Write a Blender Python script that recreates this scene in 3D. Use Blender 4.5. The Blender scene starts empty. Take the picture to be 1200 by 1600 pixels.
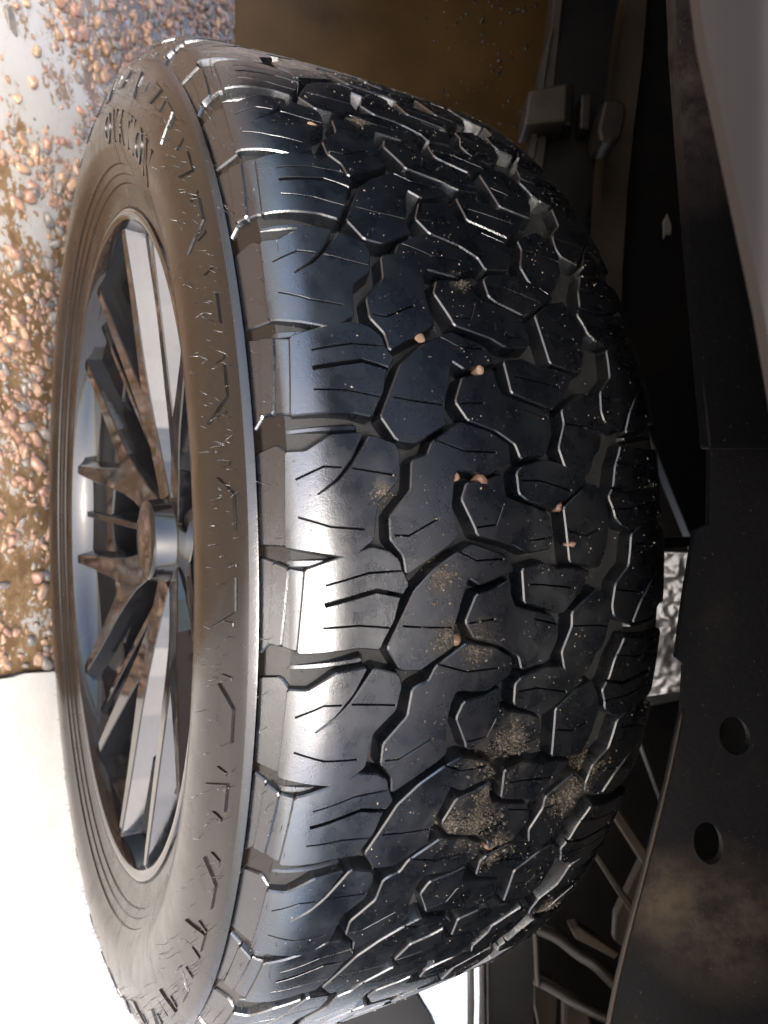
import bpy, bmesh, math, random
import numpy as np
from mathutils import Vector, Matrix, noise
from mathutils.geometry import delaunay_2d_cdt

scene = bpy.context.scene
COL = scene.collection
R = math.radians
random.seed(7)
rng = np.random.RandomState(7)

# ------------------------------------------------------------------ camera, sky, sun, exposure
PITCH = R(14)
CAM_H = 0.76
cp, sp = math.cos(PITCH), math.sin(PITCH)
XC = Vector((0, sp, cp))          # the phone was held on its side: picture right is up
YC = Vector((-1, 0, 0))
ZC = Vector((0, -cp, sp))
cam_data = bpy.data.cameras.new('camera')
cam = bpy.data.objects.new('camera', cam_data)
COL.objects.link(cam)
cam.matrix_world = Matrix(((XC.x, YC.x, ZC.x, 0), (XC.y, YC.y, ZC.y, 0), (XC.z, YC.z, ZC.z, CAM_H), (0, 0, 0, 1)))
cam_data.sensor_fit = 'VERTICAL'
cam_data.sensor_height = 36
cam_data.lens = 27.0
cam_data.clip_start = 0.01
cam_data.clip_end = 500
cam_data.dof.use_dof = True
cam_data.dof.focus_distance = 0.42
cam_data.dof.aperture_fstop = 13
scene.camera = cam

SUN_EL, SUN_AZ = R(42), R(160)     # bright hazy sun behind the photographer
world = bpy.data.worlds.new('World')
scene.world = world
world.use_nodes = True
wn = world.node_tree
sky = wn.nodes.new('ShaderNodeTexSky')
sky.sky_type = 'NISHITA'
sky.sun_disc = False
sky.sun_elevation = SUN_EL
sky.sun_rotation = SUN_AZ
sky.air_density = 0.75
sky.dust_density = 3.0
sky.ozone_density = 1.0
wn.links.new(sky.outputs[0], wn.nodes['Background'].inputs[0])
wn.nodes['Background'].inputs[1].default_value = 0.15
sun_d = bpy.data.lights.new('sun', 'SUN')
sun_d.energy = 2.6
sun_d.angle = R(22)
sun_d.color = (1, 0.96, 0.9)
sun = bpy.data.objects.new('sun', sun_d)
COL.objects.link(sun)
sdir = Vector((math.sin(SUN_AZ) * math.cos(SUN_EL), math.cos(SUN_AZ) * math.cos(SUN_EL), math.sin(SUN_EL)))
sun.rotation_euler = sdir.to_track_quat('Z', 'Y').to_euler()
sun.location = sdir * 20
scene.view_settings.view_transform = 'Standard'
scene.view_settings.look = 'None'
scene.view_settings.gamma = 1
scene.view_settings.exposure = 2.45
scene.cycles.max_bounces = 8


def at(px, py, d):
    """World point that the photograph shows at (px, py), d metres in front of the lens."""
    x, y = (px - 600) / 1200 * d, -(py - 800) / 1200 * d
    return Vector((0, 0, CAM_H)) + XC * x + YC * y - ZC * d


def ground_at(px, py, z=0.0):
    v = XC * ((px - 600) / 1200) + YC * (-(py - 800) / 1200) - ZC
    t = (z - CAM_H) / v.z
    return Vector((0, 0, CAM_H)) + v * t


# ------------------------------------------------------------------ material helpers
def mat(name, base, rough=0.5, spec=0.5, metal=0.0, coat=0.0, ior=1.5):
    m = bpy.data.materials.new(name)
    m.use_nodes = True
    p = m.node_tree.nodes['Principled BSDF']
    p.inputs['Base Color'].default_value = (*base, 1)
    p.inputs['Roughness'].default_value = rough
    p.inputs['Specular IOR Level'].default_value = spec
    p.inputs['Metallic'].default_value = metal
    p.inputs['Coat Weight'].default_value = coat
    p.inputs['IOR'].default_value = ior
    return m


def pos(m):
    nt = m.node_tree
    for n in nt.nodes:
        if n.type == 'NEW_GEOMETRY':
            return n.outputs['Position']
    return nt.nodes.new('ShaderNodeNewGeometry').outputs['Position']


def noise_node(m, scale, detail=4, rough=0.55, w=0.0):
    n = m.node_tree.nodes.new('ShaderNodeTexNoise')
    n.inputs['Scale'].default_value = scale
    n.inputs['Detail'].default_value = detail
    n.inputs['Roughness'].default_value = rough
    n.inputs['Distortion'].default_value = w
    m.node_tree.links.new(pos(m), n.inputs['Vector'])
    return n.outputs['Fac']


def ramp(m, fac, stops):
    r = m.node_tree.nodes.new('ShaderNodeValToRGB')
    el = r.color_ramp.elements
    while len(el) < len(stops):
        el.new(0.5)
    for e, (p, c) in zip(el, stops):
        e.position = p
        e.color = (*c, 1) if len(c) == 3 else c
    m.node_tree.links.new(fac, r.inputs[0])
    return r.outputs[0]


def g(v):
    return (v, v, v)


def mix(m, fac, a, b):
    n = m.node_tree.nodes.new('ShaderNodeMix')
    n.data_type = 'RGBA'
    for s, v in ((n.inputs[0], fac), (n.inputs[6], a), (n.inputs[7], b)):
        if isinstance(v, (int, float)):
            s.default_value = v
        elif isinstance(v, tuple):
            s.default_value = (*v, 1)
        else:
            m.node_tree.links.new(v, s)
    return n.outputs[2]


def setp(m, name, sock):
    m.node_tree.links.new(sock, m.node_tree.nodes['Principled BSDF'].inputs[name])


def bump(m, fac, strength, dist=0.001):
    nt = m.node_tree
    p = nt.nodes['Principled BSDF'].inputs['Normal']
    b = nt.nodes.new('ShaderNodeBump')
    b.inputs['Strength'].default_value = strength
    b.inputs['Distance'].default_value = dist
    if p.links:
        nt.links.new(p.links[0].from_socket, b.inputs['Normal'])
    nt.links.new(fac, b.inputs['Height'])
    nt.links.new(b.outputs[0], p)


# rubber -----------------------------------------------------------
def rubber(name, base, rough, ior, dust=0.25, dustcol=(0.06, 0.05, 0.042)):
    m = mat(name, base, rough, 0.5, ior=ior)
    n1 = noise_node(m, 22, 6, 0.65)
    f = ramp(m, n1, [(0.5, g(0)), (0.78, g(dust))])
    v = noise_node(m, 900, 2)
    sp_ = ramp(m, v, [(0.735, g(0)), (0.76, g(0.6))])
    c = mix(m, f, base, dustcol)
    c = mix(m, sp_, c, (0.16, 0.15, 0.13))
    setp(m, 'Base Color', c)
    setp(m, 'Roughness', ramp(m, noise_node(m, 60, 5, 0.6), [(0.3, g(rough - 0.06)), (0.7, g(rough + 0.1))]))
    bump(m, noise_node(m, 1400, 2), 0.2, 0.0004)
    bump(m, noise_node(m, 120, 5, 0.7), 0.12, 0.001)
    return m


M_TREAD = rubber('tread_rubber', (0.0018, 0.0024, 0.0037), 0.27, 1.9, 0.12, (0.03, 0.027, 0.023))
M_SIDE = rubber('sidewall_rubber', (0.0045, 0.0034, 0.0028), 0.2, 1.52, 0.3, (0.016, 0.011, 0.0075))
M_GROOVE = mat('dusty_groove_rubber', (0.05, 0.046, 0.036), 0.75, 0.3)
setp(M_GROOVE, 'Base Color', ramp(M_GROOVE, noise_node(M_GROOVE, 70, 6, 0.7), [(0.32, (0.0025, 0.0025, 0.0024)), (0.6, (0.0068, 0.0063, 0.0054)), (0.85, (0.035, 0.029, 0.022))]))
bump(M_GROOVE, noise_node(M_GROOVE, 900, 3), 0.35, 0.0006)
M_GRIT = mat('pale_grit', (0.3, 0.27, 0.22), 0.7)
setp(M_GRIT, 'Base Color', ramp(M_GRIT, noise_node(M_GRIT, 300, 2), [(0.3, (0.12, 0.085, 0.055)), (0.6, (0.3, 0.26, 0.2)), (0.8, (0.45, 0.42, 0.36))]))
M_MUD = mat('dried_mud', (0.12, 0.09, 0.06), 0.8)
setp(M_MUD, 'Base Color', ramp(M_MUD, noise_node(M_MUD, 400, 3), [(0.3, (0.02, 0.016, 0.012)), (0.55, (0.06, 0.047, 0.032)), (0.8, (0.18, 0.14, 0.1))]))
M_HAIR = mat('rubber_nib', (0.02, 0.018, 0.016), 0.22, 0.5, ior=1.8)

# wheel ------------------------------------------------------------
M_GLOSS = mat('gloss_black_alloy', (0.004, 0.004, 0.005), 0.06, 0.5, coat=0.12, ior=1.48)
setp(M_GLOSS, 'Base Color', ramp(M_GLOSS, noise_node(M_GLOSS, 35, 6, 0.7), [(0.62, (0.006, 0.006, 0.007)), (0.8, (0.03, 0.025, 0.02))]))
setp(M_GLOSS, 'Roughness', ramp(M_GLOSS, noise_node(M_GLOSS, 45, 6, 0.7), [(0.45, g(0.05)), (0.75, g(0.22))]))
bump(M_GLOSS, noise_node(M_GLOSS, 160, 3), 0.06, 0.001)
M_BARREL = mat('barrel_black', (0.012, 0.011, 0.011), 0.25, 0.5)

# truck ------------------------------------------------------------
def grimy(name, a, b, rough, scale=18, lo=0.4, hi=0.7, spec=0.5, metal=0.0, grit=0.5):
    m = mat(name, a, rough, spec, metal)
    c = mix(m, ramp(m, noise_node(m, scale, 8, 0.68), [(lo, g(0)), (hi, g(1))]), a, b)
    s = ramp(m, noise_node(m, 420, 2), [(0.7, g(0)), (0.76, g(grit))])
    c = mix(m, s, c, (0.12, 0.1, 0.08))
    setp(m, 'Base Color', c)
    bump(m, noise_node(m, 300, 5), 0.3 if grit else 0.05, 0.001)
    return m


M_BLACK = grimy('black_chassis_paint', (0.003, 0.003, 0.0035), (0.008, 0.0065, 0.005), 0.4, 14, spec=0.2)
M_PLATE = grimy('gritty_black_plate', (0.0022, 0.0022, 0.0027), (0.014, 0.0108, 0.008), 0.6, 6, 0.56, 0.74, spec=0.12, grit=0.5)
def dust_patch(m, centre, rad_, col, strength):
    nt = m.node_tree
    d = nt.nodes.new('ShaderNodeVectorMath'); d.operation = 'DISTANCE'
    nt.links.new(pos(m), d.inputs[0]); d.inputs[1].default_value = tuple(centre)
    r = nt.nodes.new('ShaderNodeMapRange')
    for q, v in enumerate((0.0, rad_, strength, 0.0)):
        r.inputs[q + 1].default_value = v
    nt.links.new(d.outputs['Value'], r.inputs[0])
    n = nt.nodes.new('ShaderNodeMath'); n.operation = 'MULTIPLY'
    nt.links.new(r.outputs[0], n.inputs[0])
    nt.links.new(ramp(m, noise_node(m, 45, 8, 0.75), [(0.35, g(0.1)), (0.6, g(1))]), n.inputs[1])
    bc = nt.nodes['Principled BSDF'].inputs['Base Color'].links[0].from_socket
    setp(m, 'Base Color', mix(m, n.outputs[0], bc, col))


dust_patch(M_PLATE, at(1082, 110, 0.42), 0.085, (0.05, 0.041, 0.038), 1.0)
dust_patch(M_PLATE, at(1120, 1420, 0.5), 0.06, (0.06, 0.046, 0.034), 1.0)
dust_patch(M_PLATE, at(1030, 1400, 0.5), 0.035, (0.075, 0.055, 0.035), 1.0)
M_RAIL = grimy('mud_filmed_steel', (0.04, 0.029, 0.019), (0.014, 0.011, 0.008), 0.5, 9, spec=0.3)
M_LEAF = grimy('grey_spring_steel', (0.03, 0.026, 0.022), (0.014, 0.012, 0.011), 0.45, 30, spec=0.3)
M_BUMPER = grimy('grey_bumper_plastic', (0.046, 0.041, 0.0392), (0.04, 0.0355, 0.0345), 0.65, 8, spec=0.15, grit=0.0)
M_TANK = grimy('wet_muddy_plastic', (0.03, 0.02, 0.013), (0.012, 0.01, 0.008), 0.16, 12)
bump(M_TANK, noise_node(M_TANK, 90, 4, 0.6, 0.6), 0.5, 0.006)
M_FLAP = grimy('wet_brown_mud_film', (0.05, 0.029, 0.0105), (0.013, 0.0075, 0.0035), 0.5, 3.5, 0.35, 0.7, spec=0.12, grit=0.15)
M_DROP = mat('water_drop', (0.02, 0.014, 0.008), 0.03, 0.5, ior=1.4)
M_ALU = mat('embossed_aluminium', (0.62, 0.61, 0.59), 0.36, 0.5, 1.0)
M_TAG = mat('pale_tag', (0.09, 0.085, 0.08), 0.5)
M_HOSE = grimy('dusty_hose_rubber', (0.012, 0.01, 0.008), (0.006, 0.005, 0.0045), 0.5, 60, spec=0.3)

# ground -----------------------------------------------------------
M_GROUND = mat('wet_gravelly_soil', (0.2, 0.13, 0.08), 0.45)
setp(M_GROUND, 'Base Color', ramp(M_GROUND, noise_node(M_GROUND, 14, 8, 0.7), [(0.3, (0.11, 0.07, 0.042)), (0.6, (0.2, 0.14, 0.09)), (0.8, (0.34, 0.26, 0.19))]))
bump(M_GROUND, noise_node(M_GROUND, 120, 5), 0.6, 0.006)
M_APRON = mat('pale_wet_concrete', (0.6, 0.56, 0.5), 0.25)
setp(M_APRON, 'Base Color', ramp(M_APRON, noise_node(M_APRON, 9, 7, 0.65), [(0.3, (0.31, 0.285, 0.255)), (0.62, (0.37, 0.342, 0.31)), (0.8, (0.41, 0.38, 0.348))]))
bump(M_APRON, noise_node(M_APRON, 45, 5, 0.6), 0.25, 0.004)
M_PUDDLE = mat('puddle_water_painted_glare', (0.4, 0.36, 0.32), 0.03, 0.5, ior=1.33)
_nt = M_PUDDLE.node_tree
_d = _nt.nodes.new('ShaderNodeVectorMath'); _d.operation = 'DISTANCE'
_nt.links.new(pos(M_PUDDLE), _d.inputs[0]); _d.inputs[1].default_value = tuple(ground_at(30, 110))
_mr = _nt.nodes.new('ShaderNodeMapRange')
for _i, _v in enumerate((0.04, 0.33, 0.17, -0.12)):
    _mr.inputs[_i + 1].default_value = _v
_nt.links.new(_d.outputs['Value'], _mr.inputs[0])  # mask that gathers the painted glare toward the corner


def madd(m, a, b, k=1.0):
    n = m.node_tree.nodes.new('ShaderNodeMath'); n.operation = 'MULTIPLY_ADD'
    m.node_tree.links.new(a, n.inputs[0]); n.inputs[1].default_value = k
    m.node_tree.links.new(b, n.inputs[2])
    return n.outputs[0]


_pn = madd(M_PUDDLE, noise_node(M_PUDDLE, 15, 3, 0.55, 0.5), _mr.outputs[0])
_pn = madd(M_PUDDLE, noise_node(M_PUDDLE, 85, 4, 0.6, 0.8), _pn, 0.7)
setp(M_PUDDLE, 'Base Color', ramp(M_PUDDLE, _pn, [(0.6, (0.085, 0.053, 0.028)), (0.845, (0.15, 0.098, 0.055)), (0.87, (0.235, 0.216, 0.195)), (1.0, (0.26, 0.246, 0.228))]))  # pale stops paint sky glare into the brown water's colour
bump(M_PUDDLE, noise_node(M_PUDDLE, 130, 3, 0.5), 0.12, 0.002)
M_STONE = []
for nm, c0, c1 in (('pink_stone', (0.095, 0.05, 0.034), (0.25, 0.145, 0.1)), ('tan_stone', (0.1, 0.058, 0.034), (0.28, 0.18, 0.115)), ('grey_stone', (0.05, 0.042, 0.036), (0.16, 0.135, 0.115))):
    m = mat(nm, c0, 0.42, 0.4)
    setp(m, 'Base Color', ramp(m, noise_node(m, 60, 6, 0.65), [(0.3, c0), (0.7, c1)]))
    bump(m, noise_node(m, 250, 4), 0.3, 0.002)
    M_STONE.append(m)


# ------------------------------------------------------------------ object helpers
def link(name, me, parent=None, mats=(), **props):
    o = bpy.data.objects.new(name, me)
    COL.objects.link(o)
    if parent is not None:
        o.parent = parent
    if me is not None:
        for m in mats:
            me.materials.append(m)
    for k, v in props.items():
        o[k] = v
    return o


def empty(name, loc=(0, 0, 0), **props):
    o = link(name, None, **props)
    o.location = loc
    o.empty_display_size = 0.1
    return o


def mesh(name, V, F, smooth=False, mi=None):
    me = bpy.data.meshes.new(name)
    me.from_pydata([tuple(v) for v in V], [], [tuple(f) for f in F])
    if smooth is True:
        me.polygons.foreach_set('use_smooth', np.ones(len(me.polygons), bool))
    elif smooth is not False:
        me.polygons.foreach_set('use_smooth', np.array(smooth, bool))
    if mi is not None:
        me.polygons.foreach_set('material_index', np.array(mi, np.int32))
    me.update()
    return me


def tri_mesh(name, V, F, smooth=False):
    """Large triangle meshes straight from numpy arrays."""
    me = bpy.data.meshes.new(name)
    me.vertices.add(len(V))
    me.vertices.foreach_set('co', np.asarray(V, np.float32).ravel())
    me.loops.add(len(F) * 3)
    me.loops.foreach_set('vertex_index', np.asarray(F, np.int32).ravel())
    me.polygons.add(len(F))
    me.polygons.foreach_set('loop_start', np.arange(len(F), dtype=np.int32) * 3)
    if smooth:
        me.polygons.foreach_set('use_smooth', np.ones(len(F), bool))
    me.update(calc_edges=True)
    me.validate()
    return me


def bm_mesh(name, bm, bevel=0.0, seg=2, smooth=False):
    if bevel:
        bmesh.ops.bevel(bm, geom=bm.edges[:], offset=bevel, segments=seg, affect='EDGES', profile=0.5)
    bmesh.ops.recalc_face_normals(bm, faces=bm.faces)
    me = bpy.data.meshes.new(name)
    bm.to_mesh(me)
    bm.free()
    if smooth:
        for p in me.polygons:
            p.use_smooth = True
    return me


def prism(name, pts, vec, bevel=0.0, seg=2, sub=0):
    """Outline of 3-D points pushed along vec to a real thickness."""
    bm = bmesh.new()
    a = [bm.verts.new(p) for p in pts]
    b = [bm.verts.new(Vector(p) + Vector(vec)) for p in pts]
    n = len(pts)
    bm.faces.new(a)
    bm.faces.new(b[::-1])
    for i in range(n):
        bm.faces.new((a[i], b[i], b[(i + 1) % n], a[(i + 1) % n]))
    return bm_mesh(name, bm, bevel, seg)


def tube(name, pts, r, seg=10, sub=6):
    P = [Vector(p) for p in pts]
    # Catmull-Rom
    Q = []
    for i in range(len(P) - 1):
        p0, p1, p2, p3 = P[max(i - 1, 0)], P[i], P[i + 1], P[min(i + 2, len(P) - 1)]
        for k in range(sub):
            t = k / sub
            Q.append(0.5 * ((2 * p1) + (p2 - p0) * t + (2 * p0 - 5 * p1 + 4 * p2 - p3) * t * t + (3 * p1 - p0 - 3 * p2 + p3) * t ** 3))
    Q.append(P[-1])
    V, F = [], []
    for i, q in enumerate(Q):
        d = (Q[min(i + 1, len(Q) - 1)] - Q[max(i - 1, 0)]).normalized()
        u = d.orthogonal().normalized() if i == 0 else (u - d * u.dot(d)).normalized()
        w = d.cross(u)
        for k in range(seg):
            a = 2 * math.pi * k / seg
            V.append(q + (u * math.cos(a) + w * math.sin(a)) * r)
    for i in range(len(Q) - 1):
        for k in range(seg):
            F.append((i * seg + k, i * seg + (k + 1) % seg, (i + 1) * seg + (k + 1) % seg, (i + 1) * seg + k))
    F.append(tuple(range(seg))[::-1])
    F.append(tuple((len(Q) - 1) * seg + k for k in range(seg)))
    return mesh(name, V, F, True)


def lathe(name, prof, seg=256, smooth=True, mi=None, sharp=0):
    """prof: (radius, z) pairs in metres turned round z."""
    a = np.linspace(0, 2 * np.pi, seg, endpoint=False)
    V = np.concatenate([np.stack([r * np.cos(a), r * np.sin(a), np.full(seg, z)], 1) for r, z in prof])
    F, I = [], []
    for i in range(len(prof) - 1):
        for k in range(seg):
            k2 = (k + 1) % seg
            F.append((i * seg + k, (i + 1) * seg + k, (i + 1) * seg + k2, i * seg + k2))
            I.append(mi[i] if mi else 0)
    me = mesh(name, V, F, smooth, I)
    if sharp:
        P = np.array(prof)
        t = np.diff(P, axis=0)
        t /= np.linalg.norm(t, axis=1)[:, None]
        ang = np.degrees(np.arccos(np.clip((t[1:] * t[:-1]).sum(1), -1, 1)))
        rings = {i + 1 for i in range(len(ang)) if ang[i] > sharp}
        ev = np.empty(len(me.edges) * 2, np.int32)
        me.edges.foreach_get('vertices', ev)
        ev = ev.reshape(-1, 2) // seg
        flag = (ev[:, 0] == ev[:, 1]) & np.isin(ev[:, 0], list(rings))
        at_ = me.attributes.new('sharp_edge', 'BOOLEAN', 'EDGE')
        at_.data.foreach_set('value', flag)
    return me


def rock_data(seed, sub=2, rough=0.35):
    bm = bmesh.new()
    bmesh.ops.create_icosphere(bm, subdivisions=sub, radius=1)
    r = random.Random(seed)
    off = Vector((r.uniform(0, 99), r.uniform(0, 99), r.uniform(0, 99)))
    for v in bm.verts:
        n = noise.noise(v.co * 1.1 + off) * rough + noise.noise(v.co * 2.6 + off) * rough * 0.4
        v.co *= 1 + n
    # a few chopped faces
    for _ in range(8):
        d = Vector((r.gauss(0, 1), r.gauss(0, 1), r.gauss(0, 1))).normalized()
        c = r.uniform(0.5, 0.8)
        for v in bm.verts:
            k = v.co.dot(d)
            if k > c:
                v.co -= d * (k - c) * 0.9
    me = bpy.data.meshes.new('rock')
    bm.to_mesh(me)
    bm.free()
    return me


def scatter_mesh(name, pts, rad, sub=1, squash=(0.75, 1.0), seed=1, smooth=True, flat=False):
    """Many little stones in one mesh: pts Nx3, rad N."""
    rs = np.random.RandomState(seed)
    kinds = []
    for k in range(5):
        me = rock_data(seed * 10 + k, sub)
        co = np.empty(len(me.vertices) * 3)
        me.vertices.foreach_get('co', co)
        fv = np.array([p.vertices[:] for p in me.polygons])
        kinds.append((co.reshape(-1, 3), fv))
        bpy.data.meshes.remove(me)
    if flat:
        for k in range(5):
            me = rock_data(seed * 10 + 50 + k, 2)
            co = np.empty(len(me.vertices) * 3)
            me.vertices.foreach_get('co', co)
            kinds.append((co.reshape(-1, 3), np.array([p.vertices[:] for p in me.polygons])))
            bpy.data.meshes.remove(me)
    VV, FF, base = [], [], 0
    which = rs.randint(0, 5, len(pts))
    for i in range(len(pts)):
        co, fv = kinds[which[i] + (5 if flat and rad[i] > 0.0042 else 0)]
        q = rs.randn(4)
        if flat:
            a = rs.uniform(0, math.pi)
            q = np.array([math.cos(a), rs.normal(0, 0.16), rs.normal(0, 0.16), math.sin(a)])
        q /= np.linalg.norm(q)
        w, x, y, z = q
        M = np.array([[1 - 2 * (y * y + z * z), 2 * (x * y - z * w), 2 * (x * z + y * w)], [2 * (x * y + z * w), 1 - 2 * (x * x + z * z), 2 * (y * z - x * w)], [2 * (x * z - y * w), 2 * (y * z + x * w), 1 - 2 * (x * x + y * y)]])
        s = np.array([1.15, rs.uniform(0.55, 1), rs.uniform(*squash)])
        VV.append((co * s) @ M.T * rad[i] + pts[i])
        FF.append(fv + base)
        base += len(co)
    return tri_mesh(name, np.concatenate(VV), np.concatenate(FF), smooth)


# ------------------------------------------------------------------ the setting
def sheet(name, pts, z, m, **props):
    return link(name, mesh(name, [(x, y, z) for x, y in pts], [tuple(range(len(pts)))]), None, [m], kind='structure', **props)


sheet('ground', [(-60, -60), (60, -60), (60, 60), (-60, 60)], 0.0, M_GROUND)


def edge_x(y):
    return 0.225 + 0.1 * (y - 0.85) + 0.012 * noise.noise(Vector((y * 6, 3.1, 0))) + 0.006 * noise.noise(Vector((y * 23, 1.1, 0)))


ys = [-1.05, -0.5] + [0.2 + 0.02 * i for i in range(90)] + [6, 40]
ap = [(edge_x(y), y) for y in ys] + [(59, 40), (59, -59), (-59, -59), (-59, -1.05)]
bm = bmesh.new()
top = [bm.verts.new((x, y, 0.012)) for x, y in ap]
low = [bm.verts.new((x, y, -0.02)) for x, y in ap]
bm.faces.new(top)
for i in range(len(ap)):
    j = (i + 1) % len(ap)
    bm.faces.new((top[i], low[i], low[j], top[j]))
link('pavement', bm_mesh('pavement', bm), None, [M_APRON], kind='structure')
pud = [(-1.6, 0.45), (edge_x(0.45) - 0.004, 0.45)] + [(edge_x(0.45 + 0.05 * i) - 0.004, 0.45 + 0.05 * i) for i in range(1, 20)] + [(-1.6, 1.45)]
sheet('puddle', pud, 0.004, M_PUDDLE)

# gravel, thick where it breaks the water
N = 85000
gx = rng.uniform(-1.35, 0.26, N)
gy = rng.uniform(0.62, 1.9, N)
keep = []
for x, y in zip(gx, gy):
    if x > edge_x(y) - 0.01:
        keep.append(False)
        continue
    n = noise.noise(Vector((x * 7, y * 7, 0))) + 0.5 * noise.noise(Vector((x * 19, y * 19, 4)))
    open_water = max(0.0, 1 - math.hypot((x + 0.55) / 0.28, (y - 0.88) / 0.2)) * 1.5
    keep.append(n - open_water > rng.uniform(-0.8, 0.55))
keep = np.array(keep)
gx, gy = gx[keep], gy[keep]
rad = np.clip(rng.lognormal(math.log(0.0031), 0.66, len(gx)), 0.0012, 0.0135)
third = rng.rand(len(gx))
for k, (lo, hi) in enumerate(((0, 0.4), (0.4, 0.75), (0.75, 1.01))):
    s = (third >= lo) & (third < hi)
    pts = np.stack([gx[s], gy[s], 0.002 + rad[s] * 0.25], 1)
    link('gravel', scatter_mesh('gravel', pts, rad[s], 1, (0.4, 0.75), 11 + k, False, True), None, [M_STONE[k]], kind='stuff',
         label=('small pink gravel poking out of the puddle', 'small tan gravel poking out of the puddle', 'small grey gravel poking out of the puddle')[k])

# the pebbles one can pick out, in the open water in the corner
rocks = [rock_data(100 + k, 3, 0.3) for k in range(6)]
for r_ in rocks:
    for p_ in r_.polygons:
        p_.use_smooth = True
rocks_m = []
for k in range(3):
    row = []
    for r_ in rocks:
        c = r_.copy()
        c.materials.append(M_STONE[k])
        row.append(c)
    rocks_m.append(row)
big = [(155, 50, 70, 0), (310, 340, 46, 0), (345, 480, 105, 1), (460, 240, 52, 0), (550, 350, 64, 1), (400, 310, 36, 2), (775, 320, 66, 0), (925, 190, 98, 1), (1070, 345, 62, 2),
       (20, 530, 50, 1), (430, 650, 58, 0), (80, 740, 62, 1), (300, 770, 92, 1), (20, 920, 50, 0), (165, 930, 92, 1), (100, 1070, 55, 0), (560, 890, 42, 2), (590, 1010, 42, 1), (785, 580, 56, 0),
       (330, 1110, 36, 2), (280, 1220, 46, 1), (435, 1240, 66, 1), (700, 1220, 72, 0), (120, 1240, 72, 2), (560, 1370, 46, 2), (935, 340, 48, 2), (690, 670, 40, 0), (600, 760, 46, 0), (880, 820, 40, 1), (1060, 720, 36, 2), (560, 500, 40, 2)]
ORD = ['very', 'second', 'third', 'fourth', 'fifth', 'sixth', 'seventh', 'eighth', 'ninth', 'tenth', 'eleventh', 'twelfth']
SIZE = {0: 'pinkish', 1: 'tan', 2: 'grey'}
special = {2: 'broad tan pebble with a yellow fleck in the corner puddle', 7: 'largest orange tan pebble at the edge of the brown water',
           12: 'round tan pebble lying alone in the pale puddle', 14: 'tan pebble with a brown mark trailing beside it'}
for i, (x, y, s, k) in enumerate(big):
    p = ground_at(x / 6, y / 6, 0.006)
    rr = s / 6 / 2 * (p - Vector((0, 0, CAM_H))).length / 1200 * 1.05
    o = link('pebble', rocks_m[k][i % 6], None)
    o.location = (p.x, p.y, 0.002 + rr * 0.45)
    o.scale = (rr * random.uniform(0.95, 1.2), rr * random.uniform(0.8, 1.05), rr * random.uniform(0.6, 0.8))
    o.rotation_euler = (random.uniform(-0.3, 0.3), random.uniform(-0.3, 0.3), random.uniform(0, 6.28))
    o['category'] = 'pebble'
    if i in special:
        o['label'] = special[i]
        o['group'] = 'named pebbles in the puddle'
    else:
        same = sorted(math.hypot(a - 18 * 6, b - 32 * 6) for q, (a, b, _, kk) in enumerate(big) if kk == k and q not in special)
        rank = same.index(math.hypot(x - 18 * 6, y - 32 * 6))
        o['label'] = 'small wet %s pebble in the puddle, %s nearest to the dark stone sliver' % (SIZE[k], ORD[rank])
        o['group'] = '%s pebbles in the puddle' % SIZE[k]
p = ground_at(18, 32, 0.006)
o = link('stone_slab', prism('stone_slab', [(-0.017, -0.006, 0), (0.004, -0.009, 0), (0.02, -0.003, 0), (0.018, 0.005, 0), (-0.006, 0.009, 0), (-0.02, 0.004, 0)], (0.001, 0, 0.008), 0.002, 3), None, [M_STONE[2]],
         category='stone', label='long dark grey stone sliver half sunk in the corner puddle')
o.location = (p.x, p.y, 0.0)
o.rotation_euler = (0.1, 0.2, R(40))

# ------------------------------------------------------------------ spare wheel
TH, TW = 0.5109, -0.0117
n_c = (-math.cos(TH) * math.cos(TW), math.sin(TW), math.sin(TH) * math.cos(TW))
C_c = (-0.1269, -0.0242, -0.7286)


def c2w(v):
    return XC * v[0] + YC * v[1] + ZC * v[2]


Nw = c2w(n_c).normalized()
Tw = c2w((0, 1, 0))
Xw = -(Nw.cross(Tw)).normalized()
Yw = Nw.cross(Xw)
Cw = Vector((0, 0, CAM_H)) + c2w(C_c)
spare = empty('spare_wheel', label='black spare wheel with chunky wet all terrain tyre and dark alloy', category='spare wheel')
spare.matrix_world = Matrix(((Xw.x, Yw.x, Nw.x, Cw.x), (Xw.y, Yw.y, Nw.y, Cw.y), (Xw.z, Yw.z, Nw.z, Cw.z), (0, 0, 0, 1)))
WM = spare.matrix_world.copy()


# profile of the tread band, millimetres: crown, shoulder, facet, ridge
def half_profile():
    pts = [(z, 395 - z * z / 2600.0) for z in np.arange(0, 73, 4.0)]
    p0 = np.array(pts[-1]); t0 = np.array([1, -p0[0] / 1300.0]); t0 /= np.linalg.norm(t0)
    p1 = np.array([117.5, 385.6]); t1 = np.array([0.88, -0.475])
    L = np.linalg.norm(p1 - p0) * 0.4
    for t in np.linspace(0, 1, 12)[1:]:
        pts.append(tuple((1 - t) ** 3 * p0 + 3 * (1 - t) ** 2 * t * (p0 + t0 * L) + 3 * (1 - t) * t * t * (p1 - t1 * L) + t ** 3 * p1))
    pts += [(118.4, 384.6), (121.5, 380), (125, 374.8), (127.5, 371)]
    return np.array(pts)


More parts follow.
